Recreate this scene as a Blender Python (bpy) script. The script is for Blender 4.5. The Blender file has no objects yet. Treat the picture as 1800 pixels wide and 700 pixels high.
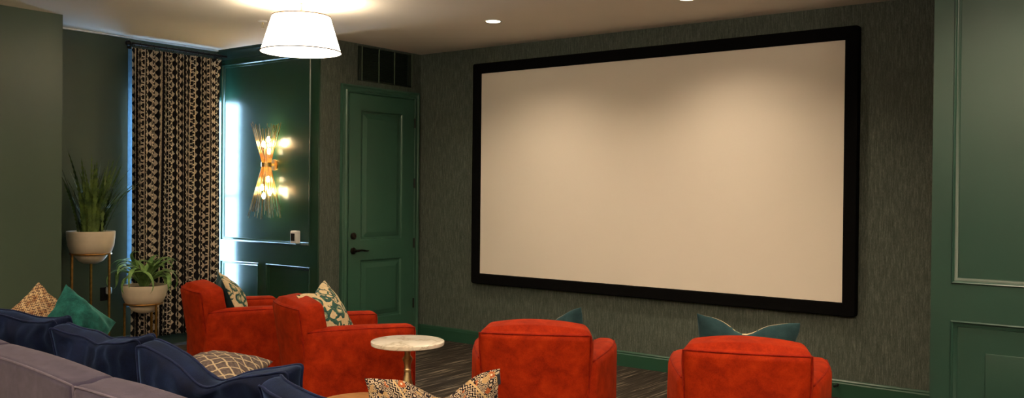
import bpy, bmesh, math, random
from mathutils import Vector, Matrix, noise as mnoise
random.seed(7)
PI=math.pi
scene=bpy.context.scene
COL=bpy.data.collections.new('room'); scene.collection.children.link(COL)
rad=math.radians

# ---------------------------------------------------------------- nodes
class NB:
    """small helper around a node tree for arithmetic on sockets"""
    def __init__(s,name):
        s.m=bpy.data.materials.new(name); s.m.use_nodes=True
        s.t=s.m.node_tree; s.n=s.t.nodes
        s.bsdf=s.n['Principled BSDF']
    def link(s,a,b): s.t.links.new(a,b)
    def inp(s,sock,v):
        if v is None: return
        if hasattr(v,'is_output'): s.link(v,sock)
        else:
            if sock.type=='RGBA' and len(v)==3: v=(*v,1)
            sock.default_value=v
    def math(s,op,a,b=None,c=None,clamp=False):
        n=s.n.new('ShaderNodeMath'); n.operation=op; n.use_clamp=clamp
        for i,v in enumerate((a,b,c)): s.inp(n.inputs[i],v)
        return n.outputs[0]
    def coord(s,kind='Object'):
        return s.n.new('ShaderNodeTexCoord').outputs[kind]
    def map(s,vec,scale=(1,1,1),rot=(0,0,0),loc=(0,0,0)):
        n=s.n.new('ShaderNodeMapping'); s.link(vec,n.inputs[0])
        n.inputs['Scale'].default_value=scale; n.inputs['Rotation'].default_value=rot; n.inputs['Location'].default_value=loc
        return n.outputs[0]
    def noise(s,vec,scale=5,detail=3,rough=.5,dist=0):
        n=s.n.new('ShaderNodeTexNoise'); s.link(vec,n.inputs['Vector'])
        n.inputs['Scale'].default_value=scale; n.inputs['Detail'].default_value=detail
        n.inputs['Roughness'].default_value=rough; n.inputs['Distortion'].default_value=dist
        return n.outputs['Fac']
    def voronoi(s,vec,scale=5,feature='F1',out='Distance',rnd=1.0):
        n=s.n.new('ShaderNodeTexVoronoi'); n.feature=feature; s.link(vec,n.inputs['Vector'])
        n.inputs['Scale'].default_value=scale; n.inputs['Randomness'].default_value=rnd
        return n.outputs[out]
    def ramp(s,fac,stops,interp='LINEAR'):
        n=s.n.new('ShaderNodeValToRGB'); s.link(fac,n.inputs[0]); r=n.color_ramp; r.interpolation=interp
        while len(r.elements)<len(stops): r.elements.new(.5)
        for e,(p,c) in zip(r.elements,stops):
            e.position=p; e.color=(*c,1) if len(c)==3 else c
        return n.outputs[0]
    def mix(s,f,a,b):
        n=s.n.new('ShaderNodeMix'); n.data_type='RGBA'
        s.inp(n.inputs[0],f); s.inp(n.inputs[6],a); s.inp(n.inputs[7],b)
        return n.outputs[2]
    def xyz(s,vec):
        n=s.n.new('ShaderNodeSeparateXYZ'); s.link(vec,n.inputs[0]); return n.outputs
    def bump(s,h,strength=.3,dist=.01):
        n=s.n.new('ShaderNodeBump'); s.inp(n.inputs['Strength'],strength); n.inputs['Distance'].default_value=dist
        s.link(h,n.inputs['Height']); s.link(n.outputs[0],s.bsdf.inputs['Normal'])
    def set(s,**k):
        names={'color':'Base Color','rough':'Roughness','metal':'Metallic','emit':'Emission Color','estr':'Emission Strength',
               'sheen':'Sheen Weight','sheenr':'Sheen Roughness','sheent':'Sheen Tint','spec':'Specular IOR Level','coat':'Coat Weight','trans':'Transmission Weight','ior':'IOR','alpha':'Alpha'}
        for a,v in k.items(): s.inp(s.bsdf.inputs[names[a]],v)
        return s.m

def plain(name,color,rough=.5,metal=0.,nz=.12,scale=30,bump=0.,**k):
    b=NB(name); c=b.coord()
    f=b.noise(c,scale,3)
    lo=tuple(max(0,x*(1-nz)) for x in color); hi=tuple(min(1,x*(1+nz)) for x in color)
    col=b.ramp(f,[(.3,lo),(.7,hi)])
    if bump: b.bump(f,bump,.002)
    return b.set(color=col,rough=rough,metal=metal,**k)

def paint(name,color,rough=.32,sc=1.4):
    b=NB(name); c=b.coord()
    f=b.noise(c,sc,4); col=b.ramp(f,[(.25,tuple(x*.92 for x in color)),(.75,tuple(x*1.08 for x in color))])
    o=b.noise(c,45,2); w=b.noise(c,2.2,2)
    h=b.math('ADD',b.math('MULTIPLY',o,.25),b.math('MULTIPLY',w,.15))
    b.bump(h,.05,.002)
    r=b.math('MULTIPLY_ADD',b.noise(c,3,3),.04,rough-.02)
    return b.set(color=col,rough=rough,spec=.5)

M={}
M['green']=paint('green_gloss_paint',(.015,.047,.035),.31); M['green'].node_tree.nodes['Principled BSDF'].inputs['Coat Weight'].default_value=0; M['green'].node_tree.nodes['Principled BSDF'].inputs['Coat Roughness'].default_value=.3
M['green_panel']=paint('green_panel_paint',(.011,.042,.024),.25)
M['green_bay']=paint('green_bay_paint',(.040,.066,.048),.36)
M['green_wall']=paint('green_wall_paint',(.052,.082,.056),.42)
M['green_door']=paint('green_door_paint',(.030,.092,.060),.34)
M['green_base']=paint('green_baseboard_paint',(.016,.062,.036),.32)
M['crown']=paint('dark_crown_paint',(.010,.028,.022),.35)
M['ceil']=plain('ceiling_paint',(.80,.73,.64),.85,nz=.02,scale=2)
M['leak_glow']=plain('pale_window_leak_paint',(.75,.82,.9),.6)  # window light leaking along the ceiling, put into the colour
M['side_glow']=plain('blue_window_glow_paint',(.12,.30,.55),.6)  # blue daylight glow beside the curtain, put into the colour
M['black']=plain('black_velvet_frame',(.003,.003,.003),.9,spec=.05)
M['blackmetal']=plain('black_metal',(.012,.011,.010),.38,.6)
M['bronze']=plain('dark_bronze',(.020,.014,.010),.32,.85)
M['gold']=plain('aged_gold',(.50,.26,.07),.34,1.,nz=.25,scale=40)
M['shade_trim']=plain('dark_gold_trim',(.16,.08,.02),.7)
M['brass']=plain('polished_brass',(.90,.60,.24),.30,1.)
M['antbrass']=plain('antique_brass',(.50,.39,.20),.40,1.,nz=.3,scale=18)
M['pot']=plain('cream_ceramic',(.60,.50,.37),.55,nz=.06,scale=12,bump=.05)
M['soil']=plain('brown_soil',(.06,.03,.012),.95,nz=.5,scale=90,bump=.6)
M['white']=plain('white_plastic',(.80,.78,.74),.4,nz=.02)
M['dark_screen']=plain('dark_display',(.01,.01,.012),.15)
M['vent_dark']=plain('dark_green_vent',(.006,.014,.009),.5)
M['vent_line']=plain('vent_mullion_green',(.10,.14,.09),.45)
M['legwood']=plain('dark_leg_wood',(.03,.015,.008),.4)

def mk_wallpaper():
    b=NB('grasscloth_wallpaper'); c=b.coord()
    f1=b.noise(b.map(c,(150,150,11)),1.0,4,.65)
    f2=b.noise(b.map(c,(75,75,8),loc=(3,1,2)),1.0,3,.6)
    f3=b.noise(b.map(c,(270,270,60),loc=(9,1,2)),1.0,2,.6)
    f=b.math('ADD',b.math('MULTIPLY',f1,.45),b.math('ADD',b.math('MULTIPLY',f2,.25),b.math('MULTIPLY',f3,.30)))
    col=b.ramp(f,[(.36,(.024,.035,.028)),(.5,(.064,.078,.062)),(.60,(.112,.130,.108)),(.70,(.20,.215,.185))])
    b.bump(f,.5,.002)
    return b.set(color=col,rough=.62,spec=.3)
M['paper']=mk_wallpaper()
def mk_carpet():
    b=NB('streaked_carpet'); c=b.coord()
    f1=b.noise(b.map(c,(80,2.2,1)),1.0,2,.6)
    f2=b.noise(b.map(c,(40,1.0,1),loc=(5,2,0)),1.0,2,.5)
    f3=b.noise(c,350,2)
    f=b.math('ADD',b.math('MULTIPLY',f1,.7),b.math('MULTIPLY',f2,.3))
    col=b.ramp(f,[(.36,(.012,.010,.008)),(.50,(.036,.030,.024)),(.565,(.066,.055,.042)),(.59,(.20,.165,.125)),(.68,(.30,.25,.19))])
    col=b.mix(b.math('MULTIPLY',f3,.5),col,(.02,.015,.01))
    b.bump(f3,.5,.004)
    return b.set(color=col,rough=.95,spec=.1)
M['carpet']=mk_carpet()
def mk_screen():
    b=NB('projection_screen_fabric'); c=b.coord()
    col=b.ramp(b.noise(c,.8,2),[(.3,(.80,.72,.63)),(.7,(.84,.76,.66))])
    return b.set(color=col,rough=.8,spec=.15)
M['screen']=mk_screen()
def velvet(name,lo,mid,hi,sheen=(1,.5,.3),sw=.5,scale=9,rough=.75,fine=160):
    b=NB(name); c=b.coord()
    f=b.noise(c,scale,5,.62,.3); g=b.noise(c,fine,3,.7)
    h=b.math('ADD',b.math('MULTIPLY',f,.7),b.math('MULTIPLY',g,.3))
    col=b.ramp(h,[(.36,lo),(.5,mid),(.66,hi)])
    b.bump(g,.35,.003)
    return b.set(color=col,rough=rough,sheen=sw,sheenr=.4,sheent=sheen,spec=.08)
M['red']=velvet('red_orange_chenille',(.175,.0090,.0010),(.250,.0155,.0016),(.335,.025,.003),(1,.20,.05),.06,12)
M['redwelt']=velvet('red_welt',(.14,.005,.002),(.19,.008,.002),(.25,.012,.003),(1,.3,.1),.05,30)
M['navy']=velvet('navy_velvet',(.0010,.0020,.008),(.0022,.0050,.020),(.0065,.013,.046),(.25,.45,1.),.16,5,.7)
M['navywelt']=velvet('navy_piping',(.003,.005,.018),(.005,.009,.034),(.009,.016,.055),(.3,.4,.8),.15,20,.6)
M['sofa']=velvet('mauve_grey_sofa_fabric',(.026,.023,.043),(.037,.033,.059),(.052,.047,.080),(.9,.8,.9),.2,14,.9,420)
M['sofawelt']=velvet('mauve_grey_piping',(.06,.052,.078),(.08,.07,.10),(.105,.094,.13),(.9,.8,.9),.2,30,.9,300)
M['teal']=velvet('teal_chenille',(.003,.028,.026),(.007,.062,.055),(.018,.125,.108),(.3,1,.9),.3,16,.7,200)
M['tealback']=velvet('dark_teal_linen',(.010,.026,.032),(.014,.036,.043),(.02,.05,.058),(.5,.8,.9),.2,12,.8,300)

def mk_ikat():
    # big cream pillow pattern with green medallions and rings
    b=NB('cream_green_medallion_print'); u=b.coord('UV')
    dn=b.n.new('ShaderNodeTexNoise'); b.link(u,dn.inputs['Vector']); dn.inputs['Scale'].default_value=7
    va=b.n.new('ShaderNodeVectorMath'); va.operation='MULTIPLY_ADD'; b.link(dn.outputs['Color'],va.inputs[0]); va.inputs[1].default_value=(.10,.10,0); b.link(u,va.inputs[2])
    w=va.outputs[0]
    d=b.voronoi(w,3.6,rnd=.35)
    rings=b.math('ABSOLUTE',b.math('SUBTRACT',d,.30)); ring=b.math('LESS_THAN',rings,.065)
    dot=b.math('LESS_THAN',d,.10)
    e=b.voronoi(w,9.,'DISTANCE_TO_EDGE',rnd=.8); veins=b.math('LESS_THAN',e,.085)
    zone=b.math('GREATER_THAN',b.noise(u,3.1,1),.50)
    veins=b.math('MULTIPLY',veins,zone)
    f=b.math('MAXIMUM',b.math('MAXIMUM',ring,dot),veins)
    blue=b.math('LESS_THAN',b.math('ABSOLUTE',b.math('SUBTRACT',d,.20)),.03)
    base=b.ramp(b.noise(u,20,3),[(.3,(.50,.38,.22)),(.7,(.62,.50,.31))])
    grn=b.ramp(b.noise(u,14,2),[(.35,(.018,.055,.06)),(.6,(.035,.10,.075)),(.75,(.10,.17,.10))])
    col=b.mix(f,base,grn); col=b.mix(blue,col,(.20,.24,.15))
    b.bump(b.noise(u,260,2),.2,.002)
    return b.set(color=col,rough=.85,spec=.15)
M['ikat']=mk_ikat()
def mk_boho(name='boho_rust_black_print',sc=1.0):
    b=NB(name); u=b.map(b.coord('UV'),(sc,sc,sc)); x,y,_=b.xyz(u)
    # diagonal bands: zigzags / flowers / scrolls
    p=b.math('ADD',b.math('MULTIPLY',x,5.2),b.math('MULTIPLY',y,4.0))
    q=b.math('SUBTRACT',b.math('MULTIPLY',y,5.2),b.math('MULTIPLY',x,4.0))
    band=b.math('FRACT',b.math('MULTIPLY',p,.5))
    isz=b.math('LESS_THAN',band,.26)
    tri=b.math('PINGPONG',b.math('MULTIPLY',q,3.),.5)
    zz=b.math('LESS_THAN',b.math('FRACT',b.math('ADD',b.math('MULTIPLY',p,5.),b.math('MULTIPLY',tri,1.6))),.42)
    d=b.voronoi(u,20,rnd=.6)
    scr=b.math('LESS_THAN',b.math('FRACT',b.math('MULTIPLY',d,4.2)),.44)
    fl=b.voronoi(u,7.5,rnd=.35)
    flower=b.math('LESS_THAN',b.math('ADD',fl,b.math('MULTIPLY',b.voronoi(u,34,rnd=.9),.2)),.36)
    core=b.math('LESS_THAN',fl,.10)
    line=b.math('LESS_THAN',b.math('ABSOLUTE',b.math('SUBTRACT',band,.26)),.03)
    f=b.mix(isz,scr,zz)
    col=b.mix(f,(.009,.006,.010),(.37,.29,.205))
    nf=b.math('MULTIPLY',flower,b.math('SUBTRACT',1.,isz))
    col=b.mix(nf,col,(.26,.075,.025)); col=b.mix(b.math('MULTIPLY',core,nf),col,(.5,.4,.3))
    col=b.mix(line,col,(.38,.27,.14))
    col=b.mix(b.math('MULTIPLY',b.math('GREATER_THAN',b.noise(u,11,1),.60),.8),col,(.34,.22,.10))
    b.bump(b.noise(u,300,2),.2,.002)
    return b.set(color=col,rough=.9,spec=.1)
M['boho']=mk_boho()
def mk_mosaic():
    b=NB('tan_tribal_weave'); u=b.coord('UV'); x,y,_=b.xyz(u)
    p=b.math('ADD',b.math('MULTIPLY',x,.5),y)
    row=b.math('FRACT',b.math('MULTIPLY',p,11.))
    tri=b.math('PINGPONG',b.math('MULTIPLY',x,44.),1.)
    a=b.math('LESS_THAN',b.math('ABSOLUTE',b.math('SUBTRACT',row,b.math('MULTIPLY',tri,.5))),.13)
    d=b.math('LESS_THAN',b.voronoi(u,55,rnd=.7),.42)
    f=b.math('MAXIMUM',a,b.math('MULTIPLY',d,b.math('GREATER_THAN',row,.45)))
    base=b.ramp(b.noise(u,10,2),[(.35,(.22,.11,.05)),(.5,(.38,.26,.14)),(.7,(.46,.36,.22))])
    col=b.mix(f,base,(.045,.02,.02))
    return b.set(color=col,rough=.9,spec=.1)
M['mosaic']=mk_mosaic()
def mk_trellis():
    b=NB('grey_scale_trellis_print'); u=b.coord('UV')
    dn=b.n.new('ShaderNodeTexNoise'); b.link(u,dn.inputs['Vector']); dn.inputs['Scale'].default_value=9
    va=b.n.new('ShaderNodeVectorMath'); va.operation='MULTIPLY_ADD'; b.link(dn.outputs['Color'],va.inputs[0]); va.inputs[1].default_value=(.035,.035,0); b.link(u,va.inputs[2])
    x,y,_=b.xyz(va.outputs[0])
    a=b.math('MULTIPLY',x,5.2); c=b.math('MULTIPLY',y,6.6)
    s1=b.math('ABSOLUTE',b.math('SUBTRACT',b.math('FRACT',b.math('ADD',a,c)),.5))
    s2=b.math('ABSOLUTE',b.math('SUBTRACT',b.math('FRACT',b.math('SUBTRACT',a,c)),.5))
    f=b.math('LESS_THAN',b.math('MINIMUM',s1,s2),.075)
    base=b.ramp(b.noise(u,30,3),[(.35,(.058,.045,.044)),(.65,(.11,.085,.080))])
    col=b.mix(f,base,(.36,.29,.19))
    b.bump(f,.3,.002)
    return b.set(color=col,rough=.85,spec=.15)
M['trellis']=mk_trellis()
def mk_curtain():
    b=NB('black_cream_ikat_curtain'); u=b.coord('UV'); x,y,_=b.xyz(u)   # metres along the cloth, metres up
    jit=b.math('MULTIPLY',b.noise(b.map(u,(40,90,1)),1.,2),.012)
    x=b.math('ADD',x,b.math('SUBTRACT',jit,.006)); 
    P=.235; Q=.082
    y=b.math('ADD',y,b.math('MULTIPLY',b.math('FLOOR',b.math('DIVIDE',x,P)),.031))
    y=b.math('ADD',y,b.math('MULTIPLY',b.noise(b.map(u,(14,9,1)),1.,2),.05))
    cx=b.math('FRACT',b.math('DIVIDE',x,P)); cy=b.math('FRACT',b.math('DIVIDE',y,Q))
    ay=b.math('ABSOLUTE',b.math('SUBTRACT',cy,.5))
    pass
    # column A: black star medallions
    ax=b.math('ABSOLUTE',b.math('SUBTRACT',cx,.22))
    star=b.math('LESS_THAN',b.math('ADD',b.math('POWER',b.math('MULTIPLY',ax,3.2),.7),b.math('POWER',b.math('MULTIPLY',ay,1.35),.7)),1.02)
    # column B: meander line
    bx=b.math('SUBTRACT',cx,.66)
    cy2=b.math('FRACT',b.math('DIVIDE',y,Q*.5))
    sq=b.math('MULTIPLY',b.math('SUBTRACT',b.math('GREATER_THAN',b.math('FRACT',b.math('DIVIDE',y,Q)),.5),.5),.16)
    me=b.math('LESS_THAN',b.math('ABSOLUTE',b.math('SUBTRACT',bx,sq)),.055)
    hb=b.math('MULTIPLY',b.math('LESS_THAN',b.math('ABSOLUTE',bx),.115),b.math('LESS_THAN',b.math('ABSOLUTE',b.math('SUBTRACT',cy2,.5)),.17))
    # dotted borders
    e1=b.math('MULTIPLY',b.math('LESS_THAN',b.math('ABSOLUTE',b.math('SUBTRACT',cx,.46)),.042),b.math('LESS_THAN',cy2,.74))
    e2=b.math('LESS_THAN',b.math('ABSOLUTE',b.math('SUBTRACT',cx,.90)),.055)
    e3=b.math('MULTIPLY',b.math('LESS_THAN',b.math('ABSOLUTE',b.math('SUBTRACT',cx,.985)),.03),b.math('GREATER_THAN',cy2,.35))
    f=star
    for q in (me,hb,e1,e2,e3): f=b.math('MAXIMUM',f,q)
    base=b.ramp(b.noise(u,60,2),[(.3,(.54,.45,.35)),(.7,(.68,.58,.46))])
    col=b.mix(f,base,(.009,.008,.010))
    b.bump(b.noise(u,300,2),.15,.002)
    return b.set(color=col,rough=.85,spec=.15)
M['curtain']=mk_curtain()
def mk_leaf(name,lo,hi,rough=.5):
    b=NB(name); c=b.coord()
    f=b.noise(c,14,3); col=b.ramp(f,[(.35,lo),(.65,hi)])
    return b.set(color=col,rough=rough,spec=.35)
M['fern']=mk_leaf('fern_green',(.030,.065,.012),(.12,.18,.035))
M['airplant']=mk_leaf('air_plant_green',(.07,.16,.04),(.22,.36,.11))
def mk_marble():
    b=NB('cream_marble'); c=b.coord()
    f=b.noise(b.map(c,(1,1,1),rot=(0,0,.7)),3.2,5,.55,1.2)
    v=b.math('ABSOLUTE',b.math('SUBTRACT',f,.5))
    col=b.ramp(v,[(.0,(.52,.46,.36)),(.014,(.70,.65,.55)),(.05,(.78,.74,.65))])
    return b.set(color=col,rough=.22,spec=.5)
M['marble']=mk_marble()
def mk_wood():
    b=NB('honey_wood'); c=b.coord()
    f=b.noise(b.map(c,(3,40,3)),1.,4,.6,.4)
    col=b.ramp(f,[(.3,(.32,.15,.05)),(.7,(.50,.27,.10))])
    return b.set(color=col,rough=.35,spec=.45)
M['wood']=mk_wood()
def emis(name,color,s,base=(.8,.8,.8)):
    b=NB(name); c=b.coord(); f=b.noise(c,6,2)
    col=b.ramp(f,[(.2,tuple(x*.97 for x in color)),(.8,color)])
    return b.set(color=base,emit=col,estr=s,rough=.8)
M['shade']=emis('lit_linen_shade',(1,.88,.68),6)
M['diffuser']=emis('lit_diffuser',(1,.90,.72),8)
M['can']=emis('downlight_lens',(1,.86,.62),14)
M['bulb']=emis('warm_bulb',(1,.80,.45),45)
M['outside']=emis('overcast_daylight_sky',(.50,.76,1.),22)
def mk_glass():
    b=NB('window_glass'); c=b.coord(); f=b.noise(c,2,1)
    return b.set(color=b.ramp(f,[(0,(.93,.97,1)),(1,(.96,1,1))]),rough=.02,trans=1.,ior=1.2)
M['glass']=mk_glass()
M['darkcloth']=plain('black_tassel_tag',(.012,.012,.016),.9)
M['prongplug']=plain('silver_white_plug',(.62,.62,.60),.25,.3)

# ---------------------------------------------------------------- mesh tools
def new_obj(name,bm,mats,parent=None,smooth=None,loc=None,rot=None):
    bmesh.ops.recalc_face_normals(bm,faces=bm.faces)
    me=bpy.data.meshes.new(name); bm.to_mesh(me); bm.free()
    if not isinstance(mats,(list,tuple)): mats=[mats]
    for m in mats: me.materials.append(m)
    if smooth is not None:
        me.polygons.foreach_set('use_smooth',[True]*len(me.polygons))
        if smooth<180: me.set_sharp_from_angle(angle=rad(smooth))
    o=bpy.data.objects.new(name,me); COL.objects.link(o)
    if parent: o.parent=parent
    if loc: o.location=loc
    if rot: o.rotation_euler=rot
    return o
def empty(name,loc=(0,0,0),rz=0):
    o=bpy.data.objects.new(name,None); o.empty_display_size=.1; COL.objects.link(o); o.location=loc; o.rotation_euler=(0,0,rz); return o
def tag(o,label,cat,group=None):
    o['label']=label; o['category']=cat
    if group: o['group']=group
    return o
def struct(o,kind='structure'):
    o['kind']=kind; return o
def copy_tree(o,parent=None):
    c=o.copy(); COL.objects.link(c)
    if parent: c.parent=parent
    for ch in list(o.children): copy_tree(ch,c)
    return c
def box(bm,x0,x1,y0,y1,z0,z1,mi=0):
    vs=[bm.verts.new(p) for p in [(x0,y0,z0),(x1,y0,z0),(x1,y1,z0),(x0,y1,z0),(x0,y0,z1),(x1,y0,z1),(x1,y1,z1),(x0,y1,z1)]]
    for f in [(0,3,2,1),(4,5,6,7),(0,1,5,4),(1,2,6,5),(2,3,7,6),(3,0,4,7)]:
        bm.faces.new([vs[i] for i in f]).material_index=mi
def lathe(bm,prof,c=(0,0,0),n=32,cap=True):
    rings=[]
    for r,z in prof:
        if r<1e-5: rings.append([bm.verts.new((c[0],c[1],c[2]+z))])
        else: rings.append([bm.verts.new((c[0]+r*math.cos(2*PI*i/n),c[1]+r*math.sin(2*PI*i/n),c[2]+z)) for i in range(n)])
    for a,b in zip(rings,rings[1:]):
        for i in range(n):
            j=(i+1)%n
            if len(a)==1 and len(b)==1: continue
            if len(a)==1: bm.faces.new([a[0],b[i],b[j]])
            elif len(b)==1: bm.faces.new([a[i],a[j],b[0]])
            else: bm.faces.new([a[i],a[j],b[j],b[i]])
    if cap:
        for r in (rings[0],rings[-1]):
            if len(r)>2:
                try: bm.faces.new(r)
                except ValueError: pass
def tube(bm,pts,r,n=8,closed=False,cap=True):
    pts=[Vector(p) for p in pts]; N=len(pts)
    rs=r if isinstance(r,(list,tuple)) else [r]*N
    rings=[]; up=None
    for i,p in enumerate(pts):
        if closed: t=(pts[(i+1)%N]-pts[i-1])
        else: t=pts[min(i+1,N-1)]-pts[max(i-1,0)]
        if t.length<1e-9: t=Vector((0,0,1))
        t.normalize()
        if up is None:
            up=Vector((0,0,1)) if abs(t.z)<.9 else Vector((1,0,0))
        a=t.cross(up)
        if a.length<1e-6: a=t.orthogonal()
        a.normalize(); b=a.cross(t).normalized(); up=b
        rings.append([bm.verts.new(p+rs[i]*(a*math.cos(2*PI*k/n)+b*math.sin(2*PI*k/n))) for k in range(n)])
    seq=list(zip(rings,rings[1:]))
    if closed: seq.append((rings[-1],rings[0]))
    for A,B in seq:
        for k in range(n):
            j=(k+1)%n; bm.faces.new([A[k],A[j],B[j],B[k]])
    if cap and not closed:
        bm.faces.new(rings[0][::-1]); bm.faces.new(rings[-1])
def axis_vals(h,r,n,cs=3):
    r=min(r,h*.999); a=[]
    for i in range(cs,0,-1): a.append(-(h-r)-r*math.tan(rad(45*i/cs)))
    m=h-r
    for i in range(n+1): a.append(-m+2*m*i/n)
    for i in range(1,cs+1): a.append(m+r*math.tan(rad(45*i/cs)))
    return a
def rbox(bm,hx,hy,hz,r,n=(8,8,8),cs=3,f=None,c=(0,0,0)):
    """rounded box, every surface point optionally passed through f"""
    r=min(r,hx*.99,hy*.99,hz*.99)
    A=[axis_vals(h,r,k,cs) for h,k in zip((hx,hy,hz),n)]
    L=[len(a)-1 for a in A]; V={}
    H=(hx,hy,hz)
    def vert(i,j,k):
        key=(i,j,k)
        if key in V: return V[key]
        p=Vector((A[0][i],A[1][j],A[2][k])); inn=Vector([max(-(H[q]-r),min(H[q]-r,p[q])) for q in range(3)])
        d=p-inn
        if d.length>1e-9: p=inn+d.normalized()*r
        p+=Vector(c)
        if f: p=Vector(f(p.x,p.y,p.z))
        V[key]=bm.verts.new(p); return V[key]
    for ax in range(3):
        b,cx=[(1,2),(0,2),(0,1)][ax]
        for side in (0,L[ax]):
            for i in range(L[b]):
                for j in range(L[cx]):
                    q=[]
                    for di,dj in ((0,0),(1,0),(1,1),(0,1)):
                        k=[0,0,0]; k[ax]=side; k[b]=i+di; k[cx]=j+dj
                        q.append(vert(*k))
                    bm.faces.new(q)

def cyl_between(bm,a,b,r,n=12): tube(bm,[a,b],r,n)

# ---------------------------------------------------------------- dimensions (from the photograph's perspective)
H=2.95
YS=6.919; XD=-6.54; YC=5.574; XA=-8.08; XL=-7.495; YL=3.653
XR=-1.285; YR=5.75; XE=3.2; YB=-3.2
T=.12

def slab(name,x0,x1,y0,y1,z0,z1,mat):
    bm=bmesh.new(); box(bm,x0,x1,y0,y1,z0,z1); return struct(new_obj(name,bm,mat))
slab('floor',-8.5,XE+.2,YB-.2,YS+.2,-.1,0,M['carpet'])
slab('ceiling',-8.5,XE+.2,YB-.2,YS+.2,H,H+.1,M['ceil'])
slab('wall_screen',XD-T,XR+.14,YS,YS+T,0,H,M['paper'])
slab('wall_door',XD-T,XD,YC,YS,0,H,M['paper'])
slab('wall_sconce',XA-.02,XD-.001,YC+.0,YC+T,0,H,M['green_panel'])
slab('wall_left',XL-T,XL,YB,YL,0,H,M['green_wall'])
slab('wall_left_return',XA-T,XL-T,YL-T,YL,0,H,M['green_wall'])
slab('wall_right',XR,XE,YR,YR+T,0,H,M['green'])
slab('wall_right_return',XR,XR+T,YR+T,YS,0,H,M['paper'])
slab('wall_back',XL-T,XE,YB-T,YB,0,H,M['green_wall'])
slab('wall_side',XE,XE+T,YB,YR+T,0,H,M['green_wall'])
# window wall with an opening
WY0,WY1,WZ0,WZ1=4.60,5.572,.45,2.47
bm=bmesh.new()
box(bm,XA-T,XA,YL,WY0,0,H); box(bm,XA-T,XA,WY1,YC+T,0,H)
box(bm,XA-T,XA,WY0,WY1,0,WZ0); box(bm,XA-T,XA,WY0,WY1,WZ1,H)
struct(new_obj('wall_window',bm,M['green_bay']))
w=bmesh.new(); fw=.03
box(w,XA-.10,XA-.06,WY0,WY0+fw,WZ0,WZ1); box(w,XA-.10,XA-.06,WY1-.008,WY1,WZ0,WZ1)
box(w,XA-.10,XA-.06,WY0,WY1,WZ0,WZ0+fw); box(w,XA-.10,XA-.06,WY0,WY1,WZ1-fw,WZ1); box(w,XA-.10,XA-.06,WY0,WY1,1.44,1.47)
win=struct(new_obj('window_1',w,M['white']))
g=bmesh.new(); box(g,XA-.085,XA-.080,WY0+fw,WY1-.008,WZ0+fw,WZ1-fw); new_obj('pane',g,M['glass'],win)
# the bright sky outside
g=bmesh.new(); box(g,XA-1.3,XA-1.25,2.2,8.2,-.6,4.2); struct(new_obj('sky_backdrop',g,M['outside']))

g=bmesh.new(); box(g,XA,XA+.004,4.552,WY0,.40,2.86); struct(new_obj('side_glow_strip',g,M['side_glow']))  # thin strip added as painted daylight glow at the curtain's left edge
# ---- baseboards
def baseboard(name,path,mat=M['green_base'],h=.135,t=.016):
    """path: list of (x,y) with the room on the left-hand side"""
    bm=bmesh.new()
    prof=[(0,0),(t,0),(t,h-.03),(t*.75,h-.022),(t*.75,h-.012),(t*.35,h-.004),(0,h)]
    for (x0,y0),(x1,y1) in zip(path,path[1:]):
        d=Vector((x1-x0,y1-y0,0)).normalized(); nrm=Vector((-d.y,d.x,0))
        a=[bm.verts.new(Vector((x0,y0,0))+nrm*p+Vector((0,0,q))) for p,q in prof]
        b=[bm.verts.new(Vector((x1,y1,0))+nrm*p+Vector((0,0,q))) for p,q in prof]
        for i in range(len(prof)-1): bm.faces.new([a[i],a[i+1],b[i+1],b[i]])
        bm.faces.new(a); bm.faces.new(b)
    return struct(new_obj(name,bm,mat))
baseboard('baseboard_screen',[(XR,YS),(XD,YS)])
baseboard('baseboard_door',[(XD,5.90),(XD,YC)])
baseboard('baseboard_sconce',[(XD,YC),(XA,YC)])
baseboard('baseboard_window',[(XA,YC),(XA,YL)],M['green_bay'])
baseboard('baseboard_left',[(XL,YL),(XL,YB)])
baseboard('baseboard_right',[(XE,YR),(XR,YR)],M['green'])

# ---- panelling (stiles, rails and mouldings) on a wall facing -Y
def ring(bm,u0,u1,z0,z1,y,prof):
    """mitred rectangular moulding: prof = (inset, height)"""
    L=[]
    for ins,hh in prof:
        L.append([bm.verts.new((u0+ins,y-hh,z0+ins)),bm.verts.new((u1-ins,y-hh,z0+ins)),bm.verts.new((u1-ins,y-hh,z1-ins)),bm.verts.new((u0+ins,y-hh,z1-ins))])
    for a,b in zip(L,L[1:]):
        for i in range(4):
            j=(i+1)%4; bm.faces.new([a[i],a[j],b[j],b[i]])
OG=[(-.0005,.0),(0,.020),(.006,.026),(.012,.022),(.016,.013),(.022,.012),(.028,.006),(.034,.0045),(.036,0)]
def stiles(name,x0,x1,z0,z1,y,rects,mat,p=.016):
    bm=bmesh.new()
    xs=sorted({x0,x1,*[r[0] for r in rects],*[r[1] for r in rects]}); zs=sorted({z0,z1,*[r[2] for r in rects],*[r[3] for r in rects]})
    for a,b in zip(xs,xs[1:]):
        for c,d in zip(zs,zs[1:]):
            mx,mz=(a+b)/2,(c+d)/2
            if any(r[0]<mx<r[1] and r[2]<mz<r[3] for r in rects): continue
            box(bm,a,b,y-p,y,c,d)
    bmesh.ops.remove_doubles(bm,verts=bm.verts,dist=1e-5)
    o=struct(new_obj(name,bm,mat)); return o
rs=[(-8.05,-6.655,1.0,2.80),(-8.05,-7.42,.20,.80),(-7.305,-6.645,.20,.80)]
stiles('trim_1',XA,XD,.13,H-.10,YC,rs,M['green_panel'])
bm=bmesh.new()
for r in rs: ring(bm,*r,YC,OG)
o=struct(new_obj('trim_2',bm,M['green_panel'],smooth=40))
rr=[(-1.176,.9,1.018,2.80),(-1.176,.9,.18,.803),(1.1,3.0,1.018,2.80),(1.1,3.0,.18,.803)]
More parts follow.
